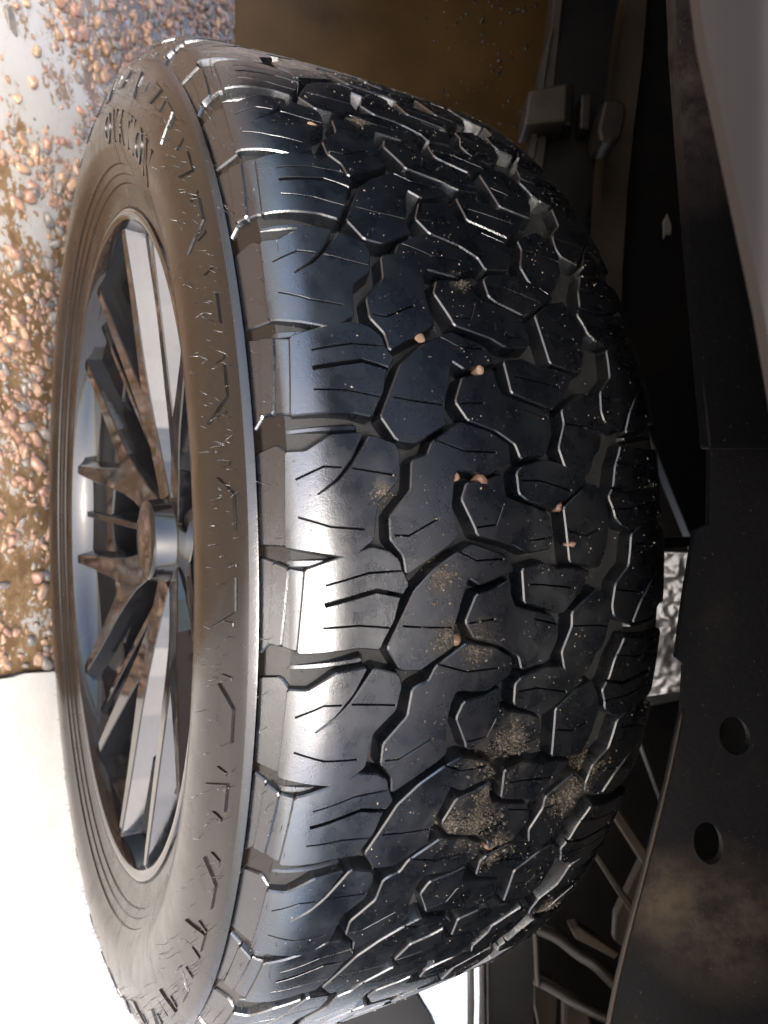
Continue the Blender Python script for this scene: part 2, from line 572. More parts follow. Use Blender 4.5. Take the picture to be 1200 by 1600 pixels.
_P = half_profile()
_d = np.r_[0, np.cumsum(np.linalg.norm(np.diff(_P, axis=0), axis=1))]
PS = np.arange(0, _d[-1], 0.5)
PZ, PR = np.interp(PS, _d, _P[:, 0]), np.interp(PS, _d, _P[:, 1])
_k = np.ones(5) / 5
_tz, _tr = np.gradient(PZ), np.gradient(PR)
_tz = np.convolve(np.pad(_tz, 2, mode='edge'), _k, 'valid'); _tr = np.convolve(np.pad(_tr, 2, mode='edge'), _k, 'valid')
_l = np.hypot(_tz, _tr)
PNZ, PNR = -_tr / _l, _tz / _l
M_MAX = float(PS[-1])


def surf(phi, m, h):
    """Tread coordinates (degrees, mm across, mm proud) -> wheel space in metres."""
    phi, m, h = np.radians(np.asarray(phi, float)), np.asarray(m, float), np.asarray(h, float)
    a = np.minimum(np.abs(m), M_MAX)
    s = np.sign(m)
    z = np.interp(a, PS, PZ) + h * np.interp(a, PS, PNZ)
    r = np.interp(a, PS, PR) + h * np.interp(a, PS, PNR)
    return np.stack([r * np.cos(phi), r * np.sin(phi), z * s], -1) / 1000


BLOCKS = {'A': [(15.55,111.5),(15.97,102.5),(16.86,81.0),(16.56,72.5),(15.97,67.5),(15.34,66.5),(14.41,63.0),(13.58,67.5),(12.01,70.5),(10.92,75.0),(10.31,77.0),(10.53,86.5),(10.34,114.5)],'Ap1': [(15.74,120.5),(15.51,112.0),(10.35,115.0),(10.58,124.0)],'Ap2': [(16.1,128.0),(15.75,120.5),(10.58,124.5),(10.67,128.5),(10.61,130.5)],'Ap3': [(16.45,136.0),(16.11,128.5),(10.56,131.5),(9.77,136.5)],'B': [(7.6,118.5),(7.56,110.0),(8.65,97.5),(8.86,83.5),(7.36,89.5),(6.0,97.5),(4.89,107.5),(4.65,105.5),(5.65,95.0),(6.58,88.5),(8.69,78.0),(8.13,66.5),(7.4,65.0),(5.8,67.0),(5.08,72.5),(4.38,78.0),(3.11,79.5),(1.91,80.5),(1.58,84.0),(0.84,91.0),(1.62,120.5)],'Bp': [(7.84,137.0),(8.05,134.5),(8.36,125.0),(7.6,119.0),(1.62,121.0),(1.73,137.0)],'bar1': [(9.22,124.5),(9.54,84.0),(9.32,84.0),(8.98,124.5)],'bar2': [(0.61,122.5),(0.56,102.0),(0.25,102.0),(0.23,122.5)],'C2': [(15.2,47.5),(16.2,35.5),(16.75,25.5),(15.95,8.0),(15.0,2.5),(14.21,21.5),(14.87,29.5),(13.43,33.0),(11.16,38.0),(9.92,37.5),(8.54,55.0),(8.73,64.5),(10.19,71.0),(11.89,65.0),(13.83,58.0)],'C3': [(7.21,54.0),(7.44,48.5),(8.43,45.0),(9.81,28.5),(9.27,12.5),(8.37,1.5),(7.34,1.5),(6.37,15.0),(6.72,33.5),(5.82,36.5),(4.03,38.5),(2.55,37.0),(1.9,36.0),(1.45,40.0),(0.5,51.5),(-0.4,62.5),(0.74,63.5),(1.87,70.0),(3.29,70.0),(5.07,58.5),(6.98,57.0)],'D3': [(13.22,23.5),(11.52,29.0),(10.33,23.5),(9.62,7.0),(8.63,-4.5),(7.63,-7.0),(7.93,-22.0),(9.5,-28.0),(10.35,-28.0),(11.18,-24.0),(12.11,1.0),(13.22,4.5),(14.08,4.5),(13.59,12.0)],'D4': [(5.46,27.5),(5.74,14.5),(6.08,7.0),(4.68,7.0),(4.26,1.5),(3.63,-14.0),(3.19,-21.5),(1.56,-23.5),(0.9,-22.0),(0.7,-8.0),(0.9,-4.5),(1.3,1.0),(2.05,22.5),(2.5,23.5),(4.47,30.5)],'E1': [(14.86,-5.0),(15.2,-18.0),(14.6,-28.0),(14.64,-39.0),(14.36,-49.5),(13.09,-43.5),(11.6,-31.5),(12.63,-6.5)],'E2': [(6.72,-7.5),(6.33,-4.0),(4.96,-4.5),(4.54,-9.0),(3.76,-24.5),(4.43,-33.5),(5.83,-49.5),(6.66,-39.0),(7.03,-31.0),(7.24,-21.5)],'F1': [(11.32,-39.5),(12.2,-49.0),(12.88,-57.0),(11.75,-67.0),(10.4,-66.0),(8.54,-62.5),(7.89,-57.0),(6.85,-54.0),(6.23,-49.0),(7.0,-37.0),(8.38,-34.0),(10.34,-40.0)],'K': [(3.7,-34.0),(5.08,-48.0),(5.44,-57.0),(4.18,-63.0),(2.91,-65.0),(0.89,-62.5),(-0.7,-57.5),(-0.5,-47.5),(-0.2,-37.0),(0.38,-36.5),(1.61,-35.5)]}
SIPES = {'A': [[(14.64,103.0),(15.31,82.5),(15.34,66.5)],[(13.35,103.5),(14.1,78.5),(13.73,67.5)],[(11.87,104.0),(11.89,87.5),(11.6,73.5)]],'B': [[(5.9,115.0),(6.68,102.5),(6.63,96.0)],[(6.58,89.0),(6.37,78.5),(6.16,68.5)],[(3.42,114.5),(2.75,100.5),(2.56,86.0)]],'C2': [[(11.59,64.5),(11.36,52.5),(11.22,39.5)],[(16.55,35.5),(15.78,24.0),(15.8,10.0)]],'C3': [[(2.08,69.0),(2.02,61.5),(3.02,47.0)],[(8.66,44.5),(7.88,28.0),(7.86,11.0)]],'D3': [[(11.39,28.0),(11.49,15.0)],[(11.23,-12.5),(10.61,-28.5)]],'D4': [[(2.47,23.5),(2.62,12.0),(3.67,8.5)],[(1.38,-9.5),(1.56,-22.0)]],'E1': [[(13.83,-9.0),(13.73,-17.5),(13.34,-37.5)]],'E2': [[(5.81,-5.5),(5.83,-17.5),(5.17,-37.0)]],'F1': [[(10.34,-40.0),(10.17,-57.0),(10.02,-64.5)]],'K': [[(2.0,-36.0),(1.6,-48.0),(2.0,-56.0)]]}
CLUMPS = [(-5.99, 23.0, 18), (-5.3, 40.0, 14), (-14.81, 2.0, 26), (-17.41, 6.5, 20), (-13.39, -5.0, 18), (-20.22, -57.5, 26), (-18.09, -68.0, 18), (-20.55, 7.5, 24), (-20.18, 26.0, 18), (-24.12, -9.5, 20), (-0.81, 44.5, 30), (-11.22, -71.5, 25), (-36.45, -84.5, 40), (9.57, -61.0, 40), (5.47, -72.0, 20), (-6.38, -71.5, 25), (39.09, 40.0, 20), (21.49, 13.0, 20), (4.94, 73.5, 20)]
LODGED = [(655, 523, 16.44, 45.5), (750, 577, 14.13, 12.5), (714, 742, 6.18, 33.5), (752, 748, 5.92, 19.5), (873, 791, 3.9, -29.0), (893, 848, 1.11, -37.5), (713, 1003, -5.5, 35.5), (768, 1322, -23.49, -7.5), (490, 196, 36.75, 72.0), (545, 265, 31.44, 61.5), (640, 830, 2.33, 61.0)]
CLUMPS = [c for c in CLUMPS if c[1] > -58 or c[0] < -15]
CLUMPS = [(a, b, c if -26 < a < -3 else c * 0.45) for a, b, c in CLUMPS]
K_DEG = math.pi / 180 * 390          # mm of circumference per degree


def inside(poly, x, y):
    c = np.zeros(np.shape(x), bool)
    for (x0, y0), (x1, y1) in zip(poly, poly[1:] + poly[:1]):
        if y0 == y1:
            continue
        c ^= ((y0 > y) != (y1 > y)) & (x < (x1 - x0) * (y - y0) / (y1 - y0) + x0)
    return c


def densify(poly, step, closed=True):
    out = []
    n = len(poly)
    for i in range(n if closed else n - 1):
        a, b = np.array(poly[i]), np.array(poly[(i + 1) % n])
        k = max(1, int(np.ceil(np.linalg.norm(b - a) / step)))
        for j in range(k):
            out.append(tuple(a + (b - a) * j / k))
    if not closed:
        out.append(poly[-1])
    return out


def poly_dist(pts, poly):
    A = np.array(poly); B = np.roll(A, -1, 0); d = B - A
    P = np.asarray(pts)[:, None]
    t = np.clip(((P - A) * d).sum(-1) / np.maximum((d * d).sum(-1), 1e-9), 0, 1)
    return np.linalg.norm(P - (A + t[..., None] * d), axis=-1).min(1)


def slot(line, w):
    """Outline of a narrow cut along a polyline."""
    L = np.array(densify(line, 5, False))
    d = np.gradient(L, axis=0)
    d /= np.linalg.norm(d, axis=1)[:, None]
    nn = np.stack([-d[:, 1], d[:, 0]], 1)
    L[0] -= d[0] * 0.3; L[-1] += d[-1] * 2.2
    return [tuple(p) for p in L + nn * w / 2] + [tuple(p) for p in (L - nn * w / 2)[::-1]]


def round_corners(poly, r):
    out = []
    n = len(poly)
    for i in range(n):
        p0, p1, p2 = (np.array(poly[(i + k) % n]) for k in (-1, 0, 1))
        a, b = p0 - p1, p2 - p1
        la, lb = np.linalg.norm(a), np.linalg.norm(b)
        rr = min(r, la * 0.35, lb * 0.35)
        out += [tuple(p1 + a / la * rr), tuple(p1 + b / lb * rr)]
    return out


def slab(poly, cuts, to3d, depth, grid=5.0, ch=0.8, draft=2.3, h0=0.0, grow=0.0):
    """Triangulated prism in (s, m) millimetres: top face, chamfer and drafted walls. Returns verts, faces, smooth flags, wall flags."""
    if grow:
        A = np.array(poly)
        sg = np.sign(np.sum(A[:, 0] * np.roll(A[:, 1], -1) - np.roll(A[:, 0], -1) * A[:, 1]))
        d = np.roll(A, -1, 0) - A
        d /= np.linalg.norm(d, axis=1)[:, None]
        nn = np.stack([d[:, 1], -d[:, 0]], 1) * sg
        b = nn + np.roll(nn, 1, 0)
        b = b / np.maximum(np.linalg.norm(b, axis=1), 0.6)[:, None] ** 2 * 2
        b /= np.maximum(1, np.linalg.norm(b, axis=1) / 1.5)[:, None]
        poly = [tuple(q) for q in A + b * grow]
    poly = densify(round_corners(poly, 0.9), min(5, grid))
    A = np.array(poly)
    area = 0.5 * np.sum(A[:, 0] * np.roll(A[:, 1], -1) - np.roll(A[:, 0], -1) * A[:, 1])
    if area < 0:
        poly = poly[::-1]
    loops = [poly] + cuts
    verts, faces_in = [], []
    for L in loops:
        faces_in.append(list(range(len(verts), len(verts) + len(L))))
        verts += L
    A = np.array(poly)
    lo, hi = A.min(0), A.max(0)
    gxs = np.arange(lo[0] + grid * 0.4, hi[0], grid); gys = np.arange(lo[1] + grid * 0.4, hi[1], grid)
    if len(gxs) and len(gys):
        G = np.stack(np.meshgrid(gxs, gys), -1).reshape(-1, 2) + 0.01
        ok = inside(poly, G[:, 0], G[:, 1]) & (poly_dist(G, poly) > min(1.8, grid * 0.4))
        for c in cuts:
            ok &= poly_dist(G, c) > 1.2
        verts += [tuple(p) for p in G[ok]]
    edges_in = [(L[i], L[(i + 1) % len(L)]) for L in faces_in for i in range(len(L))]
    vo, _, fo, *_ = delaunay_2d_cdt([Vector(v) for v in verts], edges_in, [], 0, 1e-4)
    V2 = np.array([tuple(v) for v in vo])
    tris = []
    for f in fo:
        c = V2[list(f)].mean(0)[None]
        if not inside(poly, c[:, 0], c[:, 1])[0]:
            continue
        if any(inside(k, c[:, 0], c[:, 1])[0] for k in cuts):
            continue
        a, b, d = V2[f[0]], V2[f[1]], V2[f[2]]
        t = list(f)
        cr = (b[0] - a[0]) * (d[1] - a[1]) - (b[1] - a[1]) * (d[0] - a[0])
        if abs(cr) < 2e-3:
            continue
        if cr < 0:
            t = t[::-1]
        tris.append(t)
    cnt = {}
    for t in tris:
        for i in range(3):
            cnt[(t[i], t[(i + 1) % 3])] = True
    bedges = [e for e in cnt if (e[1], e[0]) not in cnt]
    nsum = {}
    for a, b in bedges:
        d = V2[b] - V2[a]
        L = np.linalg.norm(d)
        if L < 1e-9:
            continue
        nn = np.array([d[1], -d[0]]) / L
        for q in (a, b):
            nsum.setdefault(q, []).append(nn)
    V, F, S, W = [], [], [], []
    top = {}
    for i in sorted({q for t in tris for q in t}):
        top[i] = len(V)
        V.append((*V2[i], h0))
    for t in tris:
        F.append([top[q] for q in t]); S.append(True); W.append(False)
    bq = sorted(nsum)
    on_outer = poly_dist(V2[bq], poly) < 0.05 if bq else []
    r0, r1, r2 = {}, {}, {}
    for q, outer in zip(bq, on_outer):
        nn = np.mean(nsum[q], 0)
        nn = nn / max(np.linalg.norm(nn), 0.5) / max(np.linalg.norm(nn), 0.5) if np.linalg.norm(nn) > 0 else nn
        c = ch if outer else 0.22
        dr = draft if outer else 0.25
        r0[q] = len(V); V.append((*V2[q], h0))
        r1[q] = len(V); V.append((*(V2[q] + nn * c * 0.8), h0 - c))
        r2[q] = len(V); V.append((*(V2[q] + nn * dr), h0 - depth))
    for a, b in bedges:
        if a not in r0 or b not in r0:
            continue
        F.append([r0[b], r0[a], r1[a], r1[b]]); S.append(False); W.append(False)
        F.append([r1[b], r1[a], r2[a], r2[b]]); S.append(False); W.append(True)
    return to3d(np.array(V)), F, S, W


tyre = link('tyre', None, spare)
# carcass = the tyre's own mesh: groove floor, ridge and sidewalls
floor_m = np.arange(0, 122, 4.0)
fz = np.interp(floor_m, PS, PZ); fr = np.interp(floor_m, PS, PR)
dep = np.interp(floor_m, [0, 78, 100, 122], [9.0, 8.5, 5.0, 3.2])
fzz = fz - dep * np.interp(floor_m, PS, PNZ); frr = fr - dep * np.interp(floor_m, PS, PNR)
side = [(367.5, 126.0), (371.8, 127.0), (371.7, 127.5), (370.1, 130.8), (369.3, 131.4), (364.0, 133.9), (360, 135.2), (352, 138.2), (344, 140.6), (336, 142), (327, 142.4), (318, 141.4), (311, 139.2), (306, 136.6), (303.2, 135.8),
        (302.6, 134.4), (297, 132.4), (296.2, 131.2), (291, 129.2), (290.4, 128.0), (285, 125.6), (280, 124.4), (275, 124.2), (272.5, 121.5), (270, 116)]
prof = [(r, z) for r, z in zip(frr, fzz)] + side
full = [(r / 1000, z / 1000) for r, z in prof[::-1]] + [(r / 1000, -z / 1000) for r, z in prof[1:]]
nfl = len(floor_m)
mi = []
for i in range(len(full) - 1):
    mi.append(1 if len(side) <= i < len(full) - 1 - len(side) else 0)
car = lathe('tyre', full, 320, True, mi, 24)
car.materials.append(M_SIDE); car.materials.append(M_GROOVE)
car_o = link('carcass', car, tyre)


def to_tread(V):
    return surf(V[:, 0] / K_DEG, V[:, 1], V[:, 2])


def mirror_poly(poly):
    out = []
    for p, m in poly:
        m2 = M_MAX - (M_MAX - m) * 0.93
        out.append((-p + 3.35, -m2))
    return out


def mm_poly(poly):
    return [(p * K_DEG, m) for p, m in poly]


def build_block(name, pieces):
    """pieces: (polygon, sipes, top height, depth); joined as one rubber block."""
    V, F, S = [], [], []
    for poly, sip, h0, depth in pieces:
        v, f, s, w = slab(mm_poly(poly), [slot(mm_poly(l), wd) for l, wd in sip], to_tread, depth, h0=h0, grid=2.6 if abs(poly[0][1]) > 105 else 5.0, grow=0.8 if h0 == 0 else 0.0)
        b = len(V)
        V += [tuple(q) for q in v]
        F += [[i + b for i in q] for q in f]
        S += s
    return mesh(name, V, F, S)


PER = 360 / 23


def ps(k, w=1.1):
    return [(l, w) for l in SIPES.get(k, [])]


protos = []
lugA = [(BLOCKS['A'], [(SIPES['A'][0], 1.1), (SIPES['A'][1], 2.4), (SIPES['A'][2], 1.1)], 0, 9), (BLOCKS['Ap1'], [], -1.6, 6), (BLOCKS['Ap2'], [], -0.5, 6), (BLOCKS['Ap3'], [], -1.8, 5), (BLOCKS['bar1'], [], -3.4, 4)]
lugB = [(BLOCKS['B'], ps('B'), 0, 9), (BLOCKS['Bp'], [], -2.0, 5), (BLOCKS['bar2'], [], -3.2, 4)]
protos.append(('shoulder_block', build_block('shoulder_block', lugA)))
protos.append(('shoulder_block', build_block('shoulder_block', lugB)))
for k in ('C2', 'C3', 'D3', 'D4', 'E1', 'E2', 'F1', 'K'):
    protos.append(('tread_block', build_block('tread_block', [(BLOCKS[k], ps(k), 0, 9.5)])))


def mirrored(pieces):
    return [(mirror_poly(p), [(mirror_poly(l), w) for l, w in s], h, d) for p, s, h, d in pieces]


protos.append(('shoulder_block', build_block('shoulder_block', mirrored(lugA))))
protos.append(('shoulder_block', build_block('shoulder_block', mirrored(lugB))))
for name, me in protos:
    me.materials.append(M_TREAD)
    for j in range(23):
        o = bpy.data.objects.new(name, me)
        COL.objects.link(o)
        o.parent = tyre
        o.rotation_euler = (0, 0, R(PER * j))

# sidewall mouldings ----------------------------------------------
SIDE_Z = np.array([z for r, z in side][::-1]); SIDE_R = np.array([r for r, z in side][::-1])


def side_pt(phi, r, h=0.0):
    z = np.interp(r, SIDE_R, SIDE_Z)
    z2 = np.interp(r + 0.5, SIDE_R, SIDE_Z)
    nr, nz = -(z2 - z), 0.5
    l = math.hypot(nr, nz)
    rr, zz = r + h * nr / l, z + h * nz / l
    return np.array([rr * math.cos(R(phi)), rr * math.sin(R(phi)), zz]) / 1000


def side_bar(polys, h):
    """Raised patch on the sidewall from (phi, r) outlines."""
    V, F = [], []
    for poly in polys:
        P = densify(poly, 3.0)
        n = len(P); b = len(V)
        c = np.mean(P, 0)
        for p in P:
            V.append(side_pt(p[0], p[1], h))
        for p in P:
            q = c + (np.array(p) - c) * 1.06
            V.append(side_pt(q[0], q[1], -1.0))
        F.append([b + i for i in range(n)])
        for i in range(n):
            j = (i + 1) % n
            F.append([b + i, b + n + i, b + n + j, b + j])
    bmx = bmesh.new()
    vs = [bmx.verts.new(tuple(v)) for v in V]
    for f in F:
        try:
            bmx.faces.new([vs[i] for i in f])
        except ValueError:
            pass
    return bm_mesh('side_block', bmx)


SB = [[(11.2, 347), (13.6, 347), (15.0, 362.5), (12.6, 362.5)], [(4.2, 352), (6.8, 352), (5.4, 363), (2.8, 363)]]
sb_me = []
for pl in SB:
    me = side_bar([pl], 1.1)
    me.materials.append(M_SIDE)
    sb_me.append(me)
for j in range(23):
    for me in sb_me:
        o = bpy.data.objects.new('side_block', me)
        COL.objects.link(o)
        o.parent = tyre
        o.rotation_euler = (0, 0, R(PER * j))
tk = []
for j in range(92):
    p = 360 / 92 * j + random.uniform(-0.3, 0.3)
    r0 = 355 + random.uniform(-1.5, 1.5)
    tk.append([(p - 0.12, r0), (p + 0.12, r0), (p + 0.12, r0 + 6.5), (p - 0.12, r0 + 6.5)])
me = side_bar(tk, 0.7)
me.materials.append(M_SIDE)
link('moulded_tick', me, tyre, kind='stuff')


# raised lettering bent round the sidewall
def letters(text, size, r_mid, phi0, h, track=1.0, flip=False):
    phi = phi0
    for ch in text:
        if ch == ' ':
            phi -= size * 0.35 / r_mid * 57.3
            continue
        cu = bpy.data.curves.new('letter', 'FONT')
        cu.body = ch
        cu.size = size
        cu.extrude = 1.2
        cu.resolution_u = 3
        cu.offset = 0.012 * size
        to = bpy.data.objects.new('letter_tmp', cu)
        me0 = bpy.data.meshes.new_from_object(to)
        bpy.data.objects.remove(to)
        co = np.empty(len(me0.vertices) * 3)
        me0.vertices.foreach_get('co', co)
        co = co.reshape(-1, 3)
        w = co[:, 0].max() - co[:, 0].min()
        co[:, 0] -= co[:, 0].min()
        out = np.array([side_pt(phi - x / r_mid * 57.2958, r_mid - size * 0.35 + y, h if z > 0 else -1.0) for x, y, z in co])
        me0.vertices.foreach_set('co', out.ravel().astype(np.float32))
        me0.update()
        me0.materials.clear()
        me0.materials.append(M_SIDE)
        link('raised_letter', me0, tyre)
        phi -= (w + size * 0.18 * track) / r_mid * 57.2958


letters('OVATION', 30, 327, 74, 0.7, 1.3)

# hair-like moulding nibs
V, F = [], []


def nib(base, d, L, r):
    d = d / np.linalg.norm(d)
    u = np.cross(d, [0.3, 0.7, 0.64]); u /= np.linalg.norm(u); w = np.cross(d, u)
    bend = u * random.uniform(-0.25, 0.25) + w * random.uniform(-0.25, 0.25)
    b = len(V)
    for t, k in ((0, 1.0), (0.55, 0.8), (1, 0.45)):
        c = base + d * L * t + bend * L * t * t
        for a in range(3):
            V.append(c + (u * math.cos(a * 2.094) + w * math.sin(a * 2.094)) * r * k)
    for i in range(2):
        for a in range(3):
            F.append([b + i * 3 + a, b + i * 3 + (a + 1) % 3, b + (i + 1) * 3 + (a + 1) % 3])
            F.append([b + i * 3 + a, b + (i + 1) * 3 + (a + 1) % 3, b + (i + 1) * 3 + a])
    F.append([b + 6, b + 7, b + 8])


for i in range(650):
    phi = random.uniform(0, 360)
    r = random.choice([random.uniform(342, 366), random.uniform(350, 366), random.uniform(335, 366)])
    p = side_pt(phi, r, -0.2); q = side_pt(phi, r, 1.0)
    nib(p, (q - p) + np.array([random.gauss(0, 0.4), random.gauss(0, 0.4), 0.3]) * 0.0012, random.uniform(0.002, 0.0055), 0.00022)
for i in range(420):
    phi = random.uniform(0, 360); m = random.uniform(106, 136)
    p = surf(phi, m, -2.0); q = surf(phi, m, 1.0)
    nib(p, (q - p), random.uniform(0.003, 0.008), 0.00022)
link('rubber_nibs', tri_mesh('rubber_nibs', np.array(V), np.array(F)), tyre, [M_HAIR], kind='stuff')


# grit and mud on the tread
tops = [BLOCKS[k] for k in ('A', 'B', 'C2', 'C3', 'D3', 'D4', 'E1', 'E2', 'F1', 'K')] + [mirror_poly(BLOCKS['A']), mirror_poly(BLOCKS['B'])]


def height(phi, m):
    h = np.full(phi.shape, -1.0)
    base = -np.interp(np.abs(m), [0, 78, 100, 122, 137], [9.0, 8.5, 5.0, 3.2, 2.0])
    got = np.zeros(phi.shape, bool)
    for k in range(-1, 2):
        for P in tops:
            got |= inside(P, np.mod(phi, PER) + k * PER, m)
    return np.where(got, 0.0, base)


n = 9000
ph = rng.uniform(-75, 75, n); mm_ = rng.uniform(-110, 105, n)
dens = np.array([noise.noise(Vector((a * 0.09, b * 0.03, 2))) for a, b in zip(ph, mm_)])
k = dens + np.where(mm_ > 70, -0.5, 0.05) > rng.uniform(-0.5, 0.7, n)
ph, mm_ = ph[k], mm_[k]
rad = np.clip(rng.lognormal(math.log(0.00027), 0.45, len(ph)), 0.00016, 0.0011)
pts = surf(ph, mm_, height(ph, mm_)) + 0
link('grit', scatter_mesh('grit', pts, rad, 1, (0.7, 1), 21), tyre, [M_GRIT], kind='stuff')
cp_, cm_, cr_ = [], [], []
for a, b, s in CLUMPS:
    k = int(s * 55)
    cp_ += list(a + rng.randn(k) * s * 0.052 * rng.rand(k)); cm_ += list(b + rng.randn(k) * s * 0.42 * rng.rand(k))
    cr_ += list(np.clip(rng.lognormal(math.log(0.00036), 0.55, k), 0.00018, 0.0018))
cp_, cm_, cr_ = np.array(cp_), np.array(cm_), np.array(cr_)
hh = height(cp_, cm_)
pts = surf(cp_, cm_, np.where(hh < -1, hh + rng.uniform(0, 2.5, len(hh)), hh + 0.1))
link('mud_crumbs', scatter_mesh('mud_crumbs', pts, cr_, 1, (0.6, 1), 31), tyre, [M_MUD], kind='stuff')

# thin smears of dried mud where the crumbs lie
def smear(m, strength, col):
    nt = m.node_tree
    prev = None
    for a, b, c in CLUMPS[:16]:
        w = np.array(WM)[:3, :3] @ surf(a, b, 0) + np.array(WM)[:3, 3]
        d = nt.nodes.new('ShaderNodeVectorMath'); d.operation = 'DISTANCE'
        nt.links.new(pos(m), d.inputs[0]); d.inputs[1].default_value = tuple(w)
        r = nt.nodes.new('ShaderNodeMapRange')
        r.inputs[1].default_value = 0.0; r.inputs[2].default_value = c * 0.0011
        r.inputs[3].default_value = 1.0; r.inputs[4].default_value = 0.0
        nt.links.new(d.outputs['Value'], r.inputs[0])
        if prev is None:
            prev = r.outputs[0]
        else:
            x = nt.nodes.new('ShaderNodeMath'); x.operation = 'MAXIMUM'
            nt.links.new(prev, x.inputs[0]); nt.links.new(r.outputs[0], x.inputs[1]); prev = x.outputs[0]
    n = nt.nodes.new('ShaderNodeMath'); n.operation = 'MULTIPLY'
    nt.links.new(prev, n.inputs[0])
    nt.links.new(ramp(m, noise_node(m, 110, 8, 0.75), [(0.44, g(0)), (0.66, g(1))]), n.inputs[1])
    f = ramp(m, n.outputs[0], [(0.05, g(0)), (0.5, g(strength))])
    bc = nt.nodes['Principled BSDF'].inputs['Base Color'].links[0].from_socket
    setp(m, 'Base Color', mix(m, f, bc, col))
    ro = nt.nodes['Principled BSDF'].inputs['Roughness'].links
    rsrc = ro[0].from_socket if ro else m.node_tree.nodes['Principled BSDF'].inputs['Roughness'].default_value
    setp(m, 'Roughness', mix(m, f, rsrc if ro else g(rsrc), g(0.9)))
    setp(m, 'Specular IOR Level', ramp(m, f, [(0, g(0.5)), (0.6, g(0.1))]))


smear(M_TREAD, 0.5, (0.045, 0.035, 0.024))
smear(M_GROOVE, 0.8, (0.07, 0.053, 0.036))

# alloy ------------------------------------------------------------
rim = link('wheel_rim', None, spare)
flange = [(0.2705, 0.116), (0.2735, 0.1195), (0.2745, 0.1225), (0.273, 0.1255), (0.269, 0.1262), (0.2655, 0.1245), (0.264, 0.121), (0.2625, 0.112), (0.2605, 0.098), (0.257, 0.094), (0.2545, 0.09), (0.252, 0.05), (0.244, 0.01), (0.236, -0.03), (0.236, -0.09), (0.25, -0.11), (0.262, -0.116), (0.268, -0.12)]
link('rim_barrel', lathe('rim_barrel', flange, 200, True, None, 40), rim, [M_GLOSS])


def spoke_z(r):
    return np.interp(r, [0, 45, 90, 150, 220, 262], [76, 79, 86, 98, 111, 119])


def to_spoke(V):
    r = np.hypot(V[:, 0], V[:, 1])
    return np.stack([V[:, 0], V[:, 1], spoke_z(r) + V[:, 2]], 1) / 1000


def pol(r, a):
    return (r * math.cos(R(a)), r * math.sin(R(a)))


# one Y spoke round angle 0: stem, fork, two arms with sloped flanks
def arm(sgn):
    return [pol(100, 0.0), pol(118, sgn * 4.6), pol(160, sgn * 8.6), pol(215, sgn * 12.6), pol(261, sgn * 14.6), pol(261, sgn * 12.6), pol(215, sgn * 9.6), pol(160, sgn * 4.4), pol(126, sgn * 0.2)]


Yp = [pol(42, -23), pol(70, -12.5), pol(100, -9.5), pol(125, -10.2), pol(160, -12.0), pol(215, -14.4), pol(264, -15.2), pol(264, -13.4), pol(215, -10.6), pol(160, -4.6), pol(136, 0),
      pol(160, 4.6), pol(215, 10.6), pol(264, 13.4), pol(264, 15.2), pol(215, 14.4), pol(160, 12.0), pol(125, 10.2), pol(100, 9.5), pol(70, 12.5), pol(42, 23)]


def spoke_slab(poly, h0, depth, ch, draft):
    v, f, s, w = slab(poly, [], to_spoke, depth, grid=9, ch=ch, draft=draft, h0=h0)
    return v, f, s


v1, f1, s1 = spoke_slab(Yp, 0.0, 58, 1.2, 17.0)
me_y = mesh('spoke', v1, f1, s1)
web = [pol(140, -3.0), pol(168, -7.0), pol(215, -10.4), pol(262, -12.0), pol(262, 12.0), pol(215, 10.4), pol(168, 7.0), pol(140, 3.0)]
vw, fw, sw = spoke_slab(web, -20.0, 16, 2.0, 1.0)
me_w = mesh('spoke_web', vw, fw, sw)
bridge = [pol(196, 14.2), pol(226, 15.6), pol(260, 16.5), pol(260, 34.9), pol(226, 35.8), pol(196, 37.2), pol(203, 25.7)]
vb, fb, sb = spoke_slab(bridge, -16.0, 30, 2.0, 3.0)
me_b = mesh('rim_pocket', vb, fb, sb)
thin = [pol(58, 22.5), pol(120, 24.2), pol(200, 25.0), pol(263, 25.15), pol(263, 26.25), pol(200, 26.4), pol(120, 27.2), pol(58, 28.9)]
vt, ft, st = spoke_slab(thin, -11.0, 40, 1.0, 9.0)
me_t = mesh('thin_spoke', vt, ft, st)
for me_ in (me_y, me_w, me_b, me_t):
    me_.materials.append(M_GLOSS)
for j in range(7):
    a = -5 + 360 / 7 * j
    for nm, me_ in (('spoke', me_y), ('spoke_web', me_w), ('rim_pocket', me_b), ('thin_spoke', me_t)):
        o = bpy.data.objects.new(nm, me_)
        COL.objects.link(o)
        o.parent = rim
        o.rotation_euler = (0, 0, R(a))
hub = [(0.0001, 0.072), (0.03, 0.072), (0.052, 0.074), (0.06, 0.071), (0.066, 0.06), (0.07, 0.02), (0.075, -0.04), (0.0001, -0.045)]
link('hub', lathe('hub', hub, 96), rim, [M_GLOSS])
cap = [(0.0001, 0.0985), (0.025, 0.0985), (0.0335, 0.098), (0.0355, 0.0965), (0.0362, 0.095), (0.0375, 0.079), (0.0385, 0.0775), (0.0415, 0.0765), (0.0425, 0.074), (0.0425, 0.071)]
cap_o = link('centre_cap', lathe('centre_cap', cap, 14 * 6), rim, [M_GLOSS])
bpy.context.view_layer.update()


# stones wedged in the grooves: each its own thing
wm = np.array(WM)


def tread_world(phi, m, h):
    p = surf(phi, m, h)
    return Vector(wm[:3, :3] @ p + wm[:3, 3])


